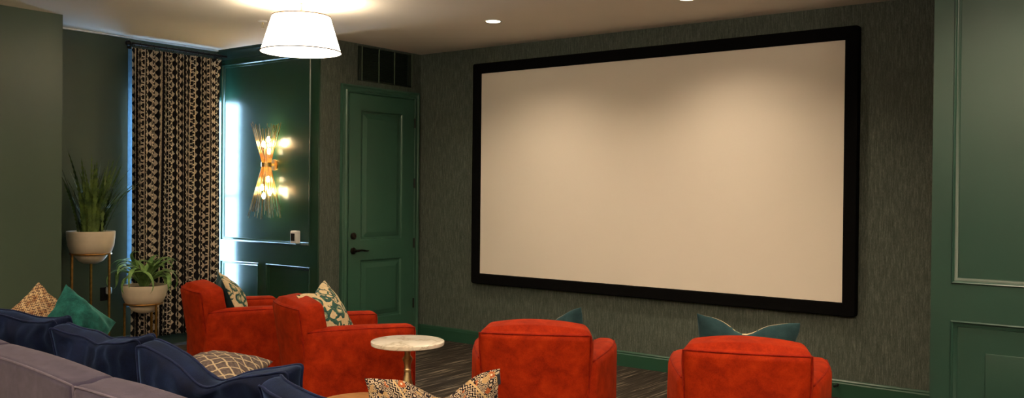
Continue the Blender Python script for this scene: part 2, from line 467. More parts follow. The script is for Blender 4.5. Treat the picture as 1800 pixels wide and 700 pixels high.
stiles('trim_3',XR,XE,.13,H,YR,rr,M['green'])
bm=bmesh.new()
for r in rr: ring(bm,*r,YR,OG)
struct(new_obj('trim_4',bm,M['green'],smooth=40))
# crown over the sconce wall, pale strip as painted window light over the window wall
bm=bmesh.new()
prof=[(0,H-.10),(.022,H-.10),(.026,H-.085),(.03,H-.06),(.05,H-.03),(.06,H-.02),(.06,H)]
a=[bm.verts.new((XA,YC-p,q)) for p,q in prof]; b=[bm.verts.new((XD,YC-p,q)) for p,q in prof]
for i in range(len(prof)-1): bm.faces.new([a[i],a[i+1],b[i+1],b[i]])
bm.faces.new(b)
struct(new_obj('trim_5',bm,M['crown'],smooth=50))
bm=bmesh.new(); box(bm,XA,XA+.03,YL,YC-.06,H-.014,H-.001); struct(new_obj('leak_strip',bm,M['leak_glow']))

# ---- access panel on right wall
bm=bmesh.new(); rbox(bm,.30,.004,.22,.003,(2,1,2),2,c=(-.694,YR-.004,.407)); tag(new_obj('access_panel',bm,M['green'],smooth=40),'flat green access cover set low in the right-hand panelled wall','access panel')

# ---- door on the door wall (facing +X)
DY0,DY1,DZ=5.905,6.80,2.46
def panel_door():
    bm=bmesh.new(); x=XD
    st=.034                                   # slab face
    P=[(6.058,6.628,1.035,2.305),(6.058,6.622,.262,.848)]
    ys=sorted({DY0,DY1,P[0][0],P[0][1],P[1][1]}); zs=[.012,P[1][2],P[1][3],P[0][2],P[0][3],DZ]
    for a,b in zip(ys,ys[1:]):
        for c,d in zip(zs,zs[1:]):
            my,mz=(a+b)/2,(c+d)/2
            ins=[r for r in P if r[0]<my<r[1] and r[2]<mz<r[3]]
            if ins: continue
            box(bm,x-.0,x+st,a,b,c,d)
    for r in P:
        # recess, ogee and raised field
        prof=[(0,st),(.008,st-.004),(.014,st-.014),(.034,st-.016),(.040,st-.013),(.075,st-.004),(.080,st-.003)]
        L=[]
        for ins,hh in prof:
            L.append([bm.verts.new((x+hh,r[0]+ins,r[2]+ins)),bm.verts.new((x+hh,r[1]-ins,r[2]+ins)),bm.verts.new((x+hh,r[1]-ins,r[3]-ins)),bm.verts.new((x+hh,r[0]+ins,r[3]-ins))])
        for a,b in zip(L,L[1:]):
            for i in range(4):
                j=(i+1)%4; bm.faces.new([a[i],a[j],b[j],b[i]])
        bm.faces.new(L[-1])
    bmesh.ops.remove_doubles(bm,verts=bm.verts,dist=1e-5)
    return new_obj('door_1',bm,M['green_door'])
door=struct(panel_door())
bm=bmesh.new()
fx=XD+.034
def disc_x(bm,x0,x1,y,z,r,n=24):
    tube(bm,[(x0,y,z),(x1-.004,y,z),(x1,y,z)],[r,r,r*.8],n)
disc_x(bm,fx,fx+.016,5.962,.943,.033); cyl_between(bm,(fx+.01,5.962,.943),(fx+.055,5.962,.943),.011)
tube(bm,[(fx+.055,5.952,.943),(fx+.056,5.98,.945),(fx+.054,6.02,.949),(fx+.052,6.06,.944),(fx+.052,6.095,.938),(fx+.052,6.12,.940)],[.011,.012,.009,.011,.008,.006],10)
new_obj('door_handle',bm,M['bronze'],door,smooth=40)
bm=bmesh.new(); disc_x(bm,fx,fx+.018,5.962,1.085,.034); disc_x(bm,fx+.018,fx+.026,5.962,1.085,.024); new_obj('deadbolt',bm,M['bronze'],door,smooth=40)
for z in (2.224,1.606,.988,.367):
    bm=bmesh.new(); cyl_between(bm,(fx+.004,6.803,z-.05),(fx+.004,6.803,z+.05),.008,10); box(bm,fx-.002,fx+.003,6.790,6.81,z-.05,z+.05)
    new_obj('hinge',bm,M['blackmetal'],door,smooth=40)
# casing
bm=bmesh.new()
cas=[(0,0),(0,.022),(.010,.030),(.022,.030),(.030,.020),(.055,.018),(.064,.026),(.078,.028),(.082,0)]  # (distance outwards, height)
def casing_leg(pts_in,outs):
    L=[]
    for d,hh in cas:
        L.append([bm.verts.new((XD+hh,p[0]+o[0]*d,p[1]+o[1]*d)) for p,o in zip(pts_in,outs)])
    for a,b in zip(L,L[1:]):
        for i in range(len(pts_in)-1): bm.faces.new([a[i],a[i+1],b[i+1],b[i]])
g0=.004
casing_leg([(DY0-g0,0),(DY0-g0,DZ+g0),(DY1+g0,DZ+g0),(DY1+g0,0)],[(-1,0),(-1,1),(1,1),(1,0)])
struct(new_obj('trim_7',bm,M['green_door'],smooth=30))

# ---- air vent over the door
v=empty('air_vent',(XD,6.4,2.59)); tag(v,'dark return air grille over the green door, split by thin mullions','vent')
def vb(name,bm,mat,par=v):
    o=new_obj(name,bm,mat,par); o.matrix_parent_inverse=Matrix.Translation((-XD,-6.4,-2.59)); return o
bm=bmesh.new(); y0,y1,z0,z1=6.035,6.777,2.594,2.926
box(bm,XD,XD+.006,y0,y1,z0,z1)
nz_=22
for i in range(nz_):
    zc=z0+(i+.5)*(z1-z0)/nz_
    vs=[bm.verts.new(p) for p in [(XD+.006,y0+.01,zc+.004),(XD+.006,y1-.01,zc+.004),(XD+.015,y1-.01,zc-.005),(XD+.015,y0+.01,zc-.005)]]; bm.faces.new(vs)
vb('grille',bm,M['vent_dark'])
bm=bmesh.new()
for (a,b,c,d) in [(y0,y0+.045,z0,z1),(y1-.06,y1,z0,z1),(y0,y1,z0,z0+.008),(y0,y1,z1-.008,z1)]: box(bm,XD+.004,XD+.018,a,b,c,d)
vb('frame',bm,M['vent_dark'])
for yy in (6.075,6.302,6.518,6.768):
    bm=bmesh.new(); box(bm,XD+.016,XD+.021,yy-.005,yy+.005,z0,z1); vb('mullion',bm,M['vent_line'])

# ---- projection screen
scr=empty('projection_screen',((-5.778-2.055)/2,YS,.62)); tag(scr,'huge cream projection screen in a wide black frame on the textured wall','screen')
def sc(name,bm,mat,smooth=None):
    o=new_obj(name,bm,mat,scr,smooth); o.matrix_parent_inverse=Matrix.Translation(-Vector(scr.location)); return o
bm=bmesh.new(); box(bm,-5.70,-2.12,YS-.040,YS-.030,.69,2.72); sc('screen_surface',bm,M['screen'])
bm=bmesh.new(); x0,x1,z0,z1=-5.778,-2.055,.6195,2.786; fw=.1
L=[]
def rr4(x0,x1,z0,z1,r,y,n=5):
    pts=[]
    for cx,cz,a0 in ((x1-r,z0+r,-90),(x1-r,z1-r,0),(x0+r,z1-r,90),(x0+r,z0+r,180)):
        for k in range(n+1):
            a=rad(a0+90*k/n); pts.append((cx+r*math.cos(a),y,cz+r*math.sin(a)))
    return [bm.verts.new(p) for p in pts]
for ins,yy,r in ((0,YS,.022),(0,YS-.055,.022),(.006,YS-.062,.016),(fw-.008,YS-.062,.004),(fw,YS-.054,.003),(fw,YS-.03,.003)):
    L.append(rr4(x0+ins,x1-ins,z0+ins,z1-ins,r,yy))
for a,b in zip(L,L[1:]):
    for i in range(len(a)):
        j=(i+1)%len(a); bm.faces.new([a[i],a[j],b[j],b[i]])
sc('screen_frame',bm,M['black'],smooth=40)

# ---- curtain
cur=empty('curtain_rod',(-7.95,5.0,2.88)); tag(cur,'black curtain rod with ball finial just under the ceiling in the window bay','curtain rod')
def off(o,par): o.matrix_parent_inverse=Matrix.Translation(-Vector(par.location)); return o
bm=bmesh.new(); cyl_between(bm,(-7.955,4.50,2.875),(-7.955,5.555,2.875),.012,12); off(new_obj('rod',bm,M['blackmetal'],cur,smooth=40),cur)
bm=bmesh.new(); lathe(bm,[(0,-.03),(.018,-.024),(.030,0),(.018,.024),(0,.03)],(0,0,0),16); bmesh.ops.rotate(bm,verts=bm.verts,matrix=Matrix.Rotation(PI/2,3,'X')); bmesh.ops.translate(bm,verts=bm.verts,vec=(-7.955,4.485,2.875)); off(new_obj('finial',bm,M['blackmetal'],cur,smooth=60),cur)
for yy in (4.56,5.50):
    bm=bmesh.new(); cyl_between(bm,(-8.08,yy,2.875),(-7.955,yy,2.875),.008,8); box(bm,-8.08,-8.072,yy-.02,yy+.02,2.84,2.91); off(new_obj('bracket',bm,M['blackmetal'],cur),cur)
for i in range(15):
    yy=4.535+i*.067
    bm=bmesh.new(); tube(bm,[(-7.955+.021*math.cos(a),yy,2.868+.021*math.sin(a)) for a in [2*PI*k/14 for k in range(14)]],.0035,6,closed=True); off(new_obj('ring',bm,M['blackmetal'],cur,smooth=180),cur)
bm=bmesh.new(); uvl=bm.loops.layers.uv.new('UVMap')
NP=15; K=14; Y0,Y1=4.505,5.452; ZB,ZT=.115,2.835
rows=30; cols=NP*K
grid=[];S=[]
for j in range(rows+1):
    t=j/rows; z=ZB+(ZT-ZB)*t; row=[]; s=0; prev=None; ss=[]
    amp=.036-.014*t**3
    for i in range(cols+1):
        u=i/cols; ph=u*NP*2*PI
        k=i/K
        am=amp*(1+.35*math.sin(k*1.7+.4))*(1+.12*math.sin(3*t+k))
        x=-7.935+am*math.sin(ph)+.006*math.sin(k*2.3+2*t)
        wid=.0*t
        flare=.03*max(0,(t-.93)/.07) if u>.9 else 0
        y=Y0+(Y1-Y0)*u+.010*math.sin(2*ph+.8)+.006*math.sin(4*t+k*.9)+flare*(u-.9)*10
        p=Vector((x,y,z)); 
        if prev is not None: s+=math.hypot(x-prev.x,y-prev.y)
        prev=p; ss.append(s); row.append(bm.verts.new(p))
    grid.append(row); S.append(ss)
for j in range(rows):
    for i in range(cols):
        f=bm.faces.new([grid[j][i],grid[j][i+1],grid[j+1][i+1],grid[j+1][i]])
        for lp,(a,b) in zip(f.loops,((j,i),(j,i+1),(j+1,i+1),(j+1,i))): lp[uvl].uv=(S[0][b],ZB+(ZT-ZB)*a/rows)
cu=new_obj('curtain',bm,M['curtain'],smooth=180)
m=cu.modifiers.new('thick','SOLIDIFY'); m.thickness=.003
tag(cu,'full-length pleated black and cream patterned curtain drawn over the bay window','curtain')

# ---- thermostat
th=empty('thermostat',(-6.83,YC-.016,1.078)); tag(th,'small white square thermostat with dark display, on the green panelled wall below the sconce','thermostat')
bm=bmesh.new(); rbox(bm,.043,.028,.060,.010,(2,2,2),3,c=(0,-.028,0)); new_obj('housing',bm,M['white'],th,smooth=50)
bm=bmesh.new(); rbox(bm,.028,.002,.036,.002,(1,1,1),2,c=(-.003,-.0575,0)); new_obj('display',bm,M['dark_screen'],th)
# ---- outlet
ol=empty('wall_outlet',(XA,4.333,.545)); tag(ol,'black wall outlet with a small silver plug-in, behind the tall plant stand','outlet')
bm=bmesh.new(); rbox(bm,.003,.040,.062,.003,(1,1,1),2,c=(.003,0,0)); new_obj('cover_plate',bm,M['blackmetal'],ol)
bm=bmesh.new(); rbox(bm,.022,.024,.034,.014,(2,2,2),3,c=(.030,.028,.03)); new_obj('plug',bm,M['prongplug'],ol,smooth=60)
# ---- door stop & small knob
ds=empty('door_stop',(-2.192,YS-.016,.094)); tag(ds,'small black spring door stop screwed to the green baseboard beneath the screen','door stop')
bm=bmesh.new(); tube(bm,[(0,0,0),(0,-.006,0),(0,-.007,0),(0,-.06,.0),(0,-.061,0),(0,-.075,0)],[.013,.013,.006,.006,.011,.010],12); new_obj('spring',bm,M['blackmetal'],ds,smooth=40)
kn=empty('door_stop_bumper',(XR,6.0,.928)); tag(kn,'tiny dark knob sticking out past the left edge of the right-hand panelled wall','knob')
bm=bmesh.new(); tube(bm,[(0,0,0),(-.018,0,0),(-.02,0,0),(-.05,0,0),(-.056,0,0)],[.006,.006,.011,.013,.009],14); new_obj('knob_head',bm,M['bronze'],kn,smooth=40)

# ---- sprinkler
sp=empty('fire_sprinkler',(-6.345,4.776,H)); tag(sp,'small pendent fire sprinkler on the ceiling left of the lamp shade','sprinkler')
bm=bmesh.new(); lathe(bm,[(.036,0),(.034,-.006),(.014,-.012),(.010,-.012)],n=24); new_obj('escutcheon',bm,M['white'],sp,smooth=60)
bm=bmesh.new(); cyl_between(bm,(0,0,-.01),(0,0,-.028),.007,10)
for s in (-1,1): tube(bm,[(0,s*.006,-.025),(0,s*.014,-.038),(0,s*.003,-.052)],.002,6)
lathe(bm,[(0,-.052),(.015,-.053),(.015,-.055),(0,-.055)],n=16); new_obj('sprinkler_head',bm,M['antbrass'],sp,smooth=60)

# ---- recessed lights
def spot(loc,power,size=1.9,blend=.6,col=(1,.80,.57)):
    l=bpy.data.lights.new('downlight_lamp','SPOT'); l.energy=power; l.color=col; l.spot_size=size; l.spot_blend=blend; l.shadow_soft_size=.05
    o=bpy.data.objects.new('downlight_lamp',l); COL.objects.link(o); o.location=loc; return o
cans=[(-4.74,5.885),(-3.02,6.0),(-1.1,4.95),(-3.1,4.0),(-5.9,2.2),(-3.6,1.2),(-1.0,2.6),(-.55,5.25),(-1.0,-1.0),(-4.6,-1.2),(1.6,.8)]
labels={0:'recessed ceiling downlight over the left half of the screen',1:'recessed ceiling downlight cut by the top edge, over the right half of the screen'}
for i,(x,y) in enumerate(cans):
    t=empty('recessed_downlight',(x,y,H)); tag(t,labels.get(i,'round recessed downlight with white trim in the ceiling out of the picture'),'downlight','recessed ceiling downlights')
    bm=bmesh.new(); lathe(bm,[(.078,0),(.076,-.005),(.062,-.006),(.056,-.001)],n=32,cap=False); new_obj('trim_ring',bm,M['white'],t,smooth=50)
    bm=bmesh.new(); lathe(bm,[(0,-.004),(.060,-.004)],n=32,cap=False); new_obj('lens',bm,M['can'],t)

# ---- pendant lamp
LX,LY=-5.415,4.425
pl=empty('ceiling_lamp',(LX,LY,2.56)); tag(pl,'glowing white tapered drum shade lamp hanging close to the ceiling','lamp')
bm=bmesh.new()
lathe(bm,[(.297,0),(.215,.268)],n=64,cap=False); sh=new_obj('lamp_shade',bm,M['shade'],pl,smooth=60); mm=sh.modifiers.new('t','SOLIDIFY'); mm.thickness=.003
bm=bmesh.new(); lathe(bm,[(0,.012),(.292,.012)],n=64,cap=False); new_obj('diffuser',bm,M['diffuser'],pl)
for rr_,z in ((.300,.003),(.217,.267)):
    bm=bmesh.new(); tube(bm,[(rr_*math.cos(2*PI*k/64),rr_*math.sin(2*PI*k/64),z) for k in range(64)],.0042,6,closed=True); new_obj('trim_band',bm,M['shade_trim'],pl,smooth=180)
bm=bmesh.new(); tube(bm,[(0,0,.22),(0,0,.37)],.008,10); lathe(bm,[(0,.39),(.065,.39),(.065,.378),(.02,.366),(0,.366)],n=32); new_obj('stem',bm,M['brass'],pl,smooth=50)
for a in (0,120,240):
    bm=bmesh.new(); cyl_between(bm,(0,0,.262),(.214*math.cos(rad(a)),.214*math.sin(rad(a)),.262),.003,6); new_obj('spider_arm',bm,M['brass'],pl)

# ---- wall sconce
SX,SZ=-7.20,1.765; SY=YC-.10
sc_=empty('wall_sconce_lamp',(SX,YC,SZ)); tag(sc_,'hourglass wall sconce of thin brass rods, lit, on the green panelled wall','sconce')
bm=bmesh.new(); tube(bm,[(0,-.001,0),(0,-.016,0),(0,-.018,0)],[.055,.055,.045],28); tube(bm,[(0,-.015,0),(0,-.10,0)],.012,12); new_obj('backplate',bm,M['brass'],sc_,smooth=40)
bm=bmesh.new(); lathe(bm,[(.046,-.022),(.050,-.020),(.050,.020),(.046,.022)],(0,-.10,0),32); new_obj('waist_band',bm,M['brass'],sc_,smooth=40)
def rods(n,length,spread,sgn,seed):
    rnd=random.Random(seed)
    for i in range(n):
        a=2*PI*i/n+rnd.uniform(-.06,.06); L=length*rnd.uniform(.80,1.0)
        rr=rnd.uniform(.78,1.0)*spread*L/length
        x1,y1=rr*math.cos(a),rr*math.sin(a)
        y1=min(y1,.085)
        bm=bmesh.new(); tube(bm,[(.040*math.cos(a),-.10+.040*math.sin(a),sgn*.01),(x1,-.10+y1,sgn*L)],.0030,6)
        new_obj('rod',bm,M['brass'],sc_,smooth=180)
rods(34,.41,.165,1,3); rods(38,.52,.190,-1,5)
for (x,y,z) in ((-.05,-.10,.20),(.055,-.12,.24),(0,-.07,.13),(-.05,-.11,-.22),(.055,-.10,-.27),(0,-.13,-.30),(.0,-.08,-.14)):
    bm=bmesh.new(); lathe(bm,[(0,-.030),(.013,-.024),(.019,0),(.012,.022),(0,.036)],(x,y,z),12); new_obj('bulb',bm,M['bulb'],sc_,smooth=180)
for z in (.22,-.26):
    l=bpy.data.lights.new('sconce_glow','POINT'); l.energy=9; l.color=(1,.72,.38); l.shadow_soft_size=.04
    o=bpy.data.objects.new('sconce_glow',l); COL.objects.link(o); o.location=(SX,YC-.11,SZ+z)

# ---------------------------------------------------------------- armchairs
def sm(t): t=max(0,min(1,t)); return t*t*(3-2*t)
AH=.66; BH=.808
def back_f(x,y,z):
    t=max(0,min(1,z/BH))
    hx=.305
    xx=x*(.90+.10*t)
    yy=-.225-.095*t + y*(.80+.20*t)
    yy+=.045*(x/hx)**2*(1 if y<0 else .6)
    zz=z+(.034*(1-(x/hx)**2)*sm((z-.6)/.25) if y>-.06 else .004*(1-(x/hx)**2)*sm((z-.6)/.25))
    k=sm((z-(BH-.10))/.10); q=(y+.1)/.2
    zz+=(.030*q-.012)*k; xx*=1-.10*q*k
    if y>0: yy+=.03*math.sin(PI*min(1,t*1.1))
    return (xx,yy,zz)
def arm_f(s):
    def f(x,y,z):
        u=(y+.33)/.70                                   # 0 rear .. 1 front
        cx=.245+.095*math.sin(PI/2*min(1,max(0,u)*1.25))
        th=1.0-.10*(1-min(1,max(0,u)*1.5))
        zz=z+(.012*math.sin(PI*max(0,min(1,u)))+.006*u if z>.4 else 0)
        return (s*(cx+x*th),y+.015*(1-((x)/.075)**2) if y>.3 else y,zz)
    return f
def wiggle(f,amp=.003,sc=5):
    def g(x,y,z):
        p=Vector(f(x,y,z)); n=mnoise.noise_vector(p*sc)
        return p+n*amp
    return g
def welt(par,pts,mat,r=.0045,name='welt',closed=False):
    bm=bmesh.new(); tube(bm,pts,r,6,closed=closed); return new_obj(name,bm,mat,par,smooth=180)
def lerp(a,b,t): return a+(b-a)*t
def make_armchair():
    r=empty('armchair')
    bm=bmesh.new(); rbox(bm,.305,.10,(BH-.09)/2,.045,(14,5,14),4,wiggle(back_f),c=(0,0,.09+(BH-.09)/2)); bk=new_obj('backrest',bm,M['red'],r,smooth=180)
    e=.011
    top=[back_f(lerp(-.305+e,.305-e,i/24),-.10+e,BH-e) for i in range(25)]
    L=[back_f(-.305+e,-.10+e,lerp(.10,BH-e,i/16)) for i in range(17)]
    R=[back_f(.305-e,-.10+e,lerp(BH-e,.10,i/16)) for i in range(17)]
    welt(bk,L+top[1:-1]+R,M['redwelt'])
    for s in (-1,1):
        f=arm_f(s)
        bm=bmesh.new(); rbox(bm,.075,.35,(AH-.09)/2,.055,(3,16,10),4,wiggle(f),c=(0,.02,.09+(AH-.09)/2)); am=new_obj('arm',bm,M['red'],r,smooth=180)
        e=.016; x=.075-e
        pts=[f(x,lerp(-.33+e,.37-e,i/20),AH-e) for i in range(21)]
        pts+=[f(x,.37-e,lerp(AH-e,.10,i/10)) for i in range(1,11)]
        welt(am,pts,M['redwelt'])
        x=-x
        pts=[f(x,lerp(-.1,.37-e,i/14),AH-e) for i in range(15)]+[f(x,.37-e,lerp(AH-e,.10,i/10)) for i in range(1,11)]
        welt(am,pts,M['redwelt'])
    bm=bmesh.new(); rbox(bm,.25,.27,.11,.03,(4,4,2),3,c=(0,.075,.20)); new_obj('seat_base',bm,M['red'],r,smooth=180)
    def sf(x,y,z): return (x,y,z+.025*(1-(x/.235)**2)*(1-((y-.09)/.28)**2)*(1 if z>.38 else 0))
    bm=bmesh.new(); rbox(bm,.235,.275,.075,.035,(8,8,2),3,wiggle(sf,.004),c=(0,.09,.39)); ct=new_obj('seat_cushion',bm,M['red'],r,smooth=180)
    for sx in (-1,1):
        for y in (-.20,.30):
            bm=bmesh.new(); lathe(bm,[(.015,0),(.022,.10)],(sx*.26,y,0),14); new_obj('leg',bm,M['legwood'],r,smooth=50)
    return r
ch=make_armchair()
chairs=[((-5.775,4.165),-20,'red chenille armchair farthest left, nearest the curtain and sconce wall'),
        ((-4.535,4.05),-23,'red chenille armchair right behind the marble side table, in front of the green door'),
        ((-2.945,4.115),30,'red chenille armchair seen from behind, right of the marble side table'),
        ((-1.825,4.335),22,'red chenille armchair seen from behind, farthest right below the screen')]
for i,(p,a,lb) in enumerate(chairs):
    c=ch if i==0 else copy_tree(ch)
    c.location=(p[0],p[1],0); c.rotation_euler=(0,0,rad(a)); tag(c,lb,'armchair','red armchairs facing the screen')

# ---------------------------------------------------------------- pillows
def pillow(name,w,h,t,front,back,dent=0,dx=0,seed=0,n=30,k=.07,wr=.006,pin=.55):
    """x width, z height (centred), +y is the front"""
    bm=bmesh.new(); uvl=bm.loops.layers.uv.new('UVMap')
    def P(u,v,s):
        fx=(1-u*u); fv=(1-v*v)
        T=t/2*(fx*fv)**pin if fx*fv>0 else 0
        T*=1+.25*(fx*fv)
        x=w/2*u*(1-k*fv); z=h/2*v*(1-k*fx)
        if dent:
            g=math.exp(-((u-dx)/.33)**2)+.25*math.exp(-((u-dx)/.75)**2); a=max(0,(v+.35)/1.35)
            z-=dent*g*a*a; T*=1+.35*g*a*(1-a)
        q=mnoise.noise(Vector((u*2.2+seed*3.1,v*2.2,s*1.7+seed)))
        q2=mnoise.noise(Vector((u*5+seed,v*5+4,s*2.)))
        e=min(1,(fx*fv)*4)
        y=s*T+e*(q*wr*2+q2*wr)
        x+=wr*mnoise.noise(Vector((u*3,v*3,seed+8.)))*1.2; z+=wr*mnoise.noise(Vector((u*3,v*3,seed+18.)))*1.2
        return (x,y,z)
    us=[math.sin(PI/2*(2*i/n-1)) for i in range(n+1)]
    for s,mi in ((1,0),(-1,1)):
        G=[[bm.verts.new(P(u,v,s)) for u in us] for v in us]
        for j in range(n):
            for i in range(n):
                f=bm.faces.new([G[j][i],G[j][i+1],G[j+1][i+1],G[j+1][i]]); f.material_index=mi
                for lp,(a,b) in zip(f.loops,((j,i),(j,i+1),(j+1,i+1),(j+1,i))): lp[uvl].uv=(us[b]*.5*w/h+.5,us[a]*.5+.5)
    bmesh.ops.remove_doubles(bm,verts=bm.verts,dist=1e-4)
    return new_obj(name,bm,[front,back],smooth=180)
def put(o,loc,yaw=0,tilt=0,roll=0):
    """yaw: heading of +y (deg, ccw from +Y); tilt: lean back; roll: spin in its own plane"""
    o.matrix_world=Matrix.Translation(loc)@Matrix.Rotation(rad(yaw),4,'Z')@Matrix.Rotation(rad(tilt),4,'X')@Matrix.Rotation(rad(roll),4,'Y')
def local(chair,x,y,z):
    p,a,_=chairs[chair]; a=rad(a); return (p[0]+x*math.cos(a)-y*math.sin(a),p[1]+x*math.sin(a)+y*math.cos(a),z)
A_='scatter pillows on the armchairs'
p=pillow('throw_pillow',.46,.46,.15,M['ikat'],M['tealback'],.02,0,1); put(p,local(0,.02,-.07,.68),-32,24,4); tag(p,'cream print pillow with dark back on the farthest left red armchair','pillow',A_)
p=pillow('throw_pillow',.48,.48,.16,M['ikat'],M['tealback'],.03,0,2); put(p,local(1,-.02,-.07,.68),-66,30,7); tag(p,'cream and green medallion pillow on the armchair in front of the green door','pillow',A_)
p=pillow('throw_pillow',.48,.46,.16,M['ikat'],M['tealback'],.10,-.1,3); put(p,local(2,.05,-.07,.64),26,14,-13); tag(p,'dark-backed pillow whose corner peeks over the middle armchair right of the marble table','pillow',A_)
p=pillow('throw_pillow',.49,.46,.17,M['ikat'],M['tealback'],.062,-.05,4); put(p,local(3,-.01,-.08,.70),20,14,3); tag(p,'dark teal backed pillow with dented top peeking over the farthest right armchair','pillow',A_)

# ---------------------------------------------------------------- sofa
SO=Vector((-3.70,2.075,0)); SA=rad(-4.5)
def S(x,y,z=0):
    x-=SO.x; return (SO.x+x*math.cos(SA)-y*math.sin(SA),SO.y+x*math.sin(SA)+y*math.cos(SA),z)
sofa=empty('sofa',tuple(SO),SA); tag(sofa,'long mauve-grey fabric sofa seen from behind, lined with navy cushions','sofa')
bounds=[-6.02,-4.88,-3.70,-2.60,-1.72]
def sx(x): return x-SO.x
for a,b in zip(bounds,bounds[1:]):
    hx=(b-a)/2-.003; cx=sx((a+b)/2)
    def f(x,y,z):
        t=max(0,min(1,(z-.1)/.62))
        yy=y-.02*(1-t)*-1
        zz=z+ (.012*(1-((x-cx)/hx)**2) if z>.5 else 0) + (.012 if (y>-.10 and z>.6) else 0)
        return (x,yy-.03*t,zz)
    bm=bmesh.new(); rbox(bm,hx,.095,.305,.032,(12,3,8),4,wiggle(f,.002),c=(cx,-.095,.405)); bp=new_obj('back_section',bm,M['sofa'],sofa,smooth=180)
    e=.0085
    pts=[f(cx-hx+e,-.19+e,lerp(.12,.71-e,i/8)) for i in range(9)]+[f(lerp(cx-hx+e,cx+hx-e,i/16),-.19+e,.71-e) for i in range(1,17)]+[f(cx+hx-e,-.19+e,lerp(.71-e,.12,i/8)) for i in range(1,9)]
    welt(bp,pts,M['sofawelt'],.0055,'piping')
    bm=bmesh.new(); rbox(bm,hx,.49,.09,.03,(6,6,2),3,c=(cx,.495,.20)); new_obj('seat_base',bm,M['sofa'],sofa,smooth=180)
    bm=bmesh.new(); rbox(bm,hx,.47,.08,.035,(10,8,2),3,wiggle(lambda x,y,z:(x,y,z),.004),c=(cx,.52,.375)); new_obj('seat_cushion',bm,M['sofa'],sofa,smooth=180)
for x in (-6.10,-1.64):
    bm=bmesh.new(); rbox(bm,.075,.58,.24,.04,(3,10,4),3,c=(sx(x),.39,.33)); new_obj('arm',bm,M['sofa'],sofa,smooth=180)
for x in (-6.0,-3.8,-1.75):
    for y in (-.1,.9):
        bm=bmesh.new(); lathe(bm,[(.016,0),(.022,.12)],(sx(x),y,0),12); new_obj('leg',bm,M['legwood'],sofa,smooth=50)

def box_cushion(name,w,h,t,dent,dx,seed,ear=.03,mat=None,pmat=None,rsag=0):
    """boxed cushion with gusset; origin bottom centre, +y away from camera"""
    def shape(u,v,s,yin):
        # u,v in -1..1 over the face; s=-1 near, +1 far ; yin 0..1 bulge
        fx=max(0,1-u*u); fv=max(0,1-v*v)
        x=w/2*u*(1-.035*fv); z=h/2*(v*(1-.02*fx)+1)
        g=math.exp(-((u-dx)/.30)**2)*.65+.55*math.exp(-((u-dx)/.75)**2); a=max(0,(v+.2)/1.2)**1.6
        z-=dent*g*a; z-=rsag*max(0,(u+.2)/1.2)*a
        z+=ear*a*(abs(u)**4)
        bul=.045*(fx*fv)**.5*yin
        q=mnoise.noise(Vector((u*1.8+seed,v*1.8,s*2+seed)))*.018+mnoise.noise(Vector((u*5+seed,v*2.6,s+seed)))*.009
        fold=.016*math.sin(u*19+seed+2*mnoise.noise(Vector((u*3,v*3,seed))))*a*min(1,fx*3)*(.3+.7*fv)*yin
        lean=.03*math.sin(u*3+seed)*a
        y=s*(t/2*(.85+.15*(1-a*.5))+bul)+ (q+fold)*min(1,(fx*fv)*5) + lean
        x+=.010*mnoise.noise(Vector((u*2,v*2,seed+5.))); z+=.012*mnoise.noise(Vector((u*2.5,v*2,seed+9.)))
        return Vector((x,y,z))
    # rounded-rect boundary mapped from square
    n=34
    def sq(u,v):
        # soften the corners
        c=.12
        if abs(u)>1-c and abs(v)>1-c:
            du=(abs(u)-(1-c))/c; dv=(abs(v)-(1-c))/c; m=max(du,dv); l=math.hypot(du,dv)
            if l>1e-6: kk=m/l; du*=kk; dv*=kk
            u=math.copysign(1-c+c*du,u); v=math.copysign(1-c+c*dv,v)
        return u,v
    bm=bmesh.new()
    us=[2*i/n-1 for i in range(n+1)]
    G={}
    for s in (-1,1):
        for j,v in enumerate(us):
            for i,u in enumerate(us):
                uu,vv=sq(u,v); G[s,j,i]=bm.verts.new(shape(uu,vv,s,1))
        for j in range(n):
            for i in range(n): bm.faces.new([G[s,j,i],G[s,j,i+1],G[s,j+1,i+1],G[s,j+1,i]])
    loop=[(0,i) for i in range(n)]+[(j,n) for j in range(n)]+[(n,i) for i in range(n,0,-1)]+[(j,0) for j in range(n,0,-1)]
    prev=[G[-1,j,i] for j,i in loop]
    c0=Vector((0,0,h/2))
    for st in range(1,5):
        if st==4: cur=[G[1,j,i] for j,i in loop]
        else:
            cur=[]
            for j,i in loop:
                a=G[-1,j,i].co; b=G[1,j,i].co; p=a.lerp(b,st/4); d=(p-c0); d.y=0; d.normalize()
                puff=.010*math.sin(PI*st/4)+.005*mnoise.noise(Vector((i*.6,j*.6,seed*1.)))
                cur.append(bm.verts.new(p+d*puff))
        for k in range(len(loop)):
            kk=(k+1)%len(loop); bm.faces.new([prev[k],prev[kk],cur[kk],cur[k]])
        prev=cur
    loops={s:[G[s,j,i].co.copy() for j,i in loop] for s in (-1,1)}
    o=new_obj(name,bm,mat,smooth=180)
    for s in (-1,1):
        pts=loops[s]; out=[]
        for k,p in enumerate(pts):
            d=p-c0; d.y=0; d.normalize(); out.append(p+d*.004+Vector((0,s*.002,0)))
        bm=bmesh.new(); tube(bm,out,.0052,6,closed=True); new_obj('piping',bm,pmat,o,smooth=180)
    return o
NG='navy back cushions along the sofa'
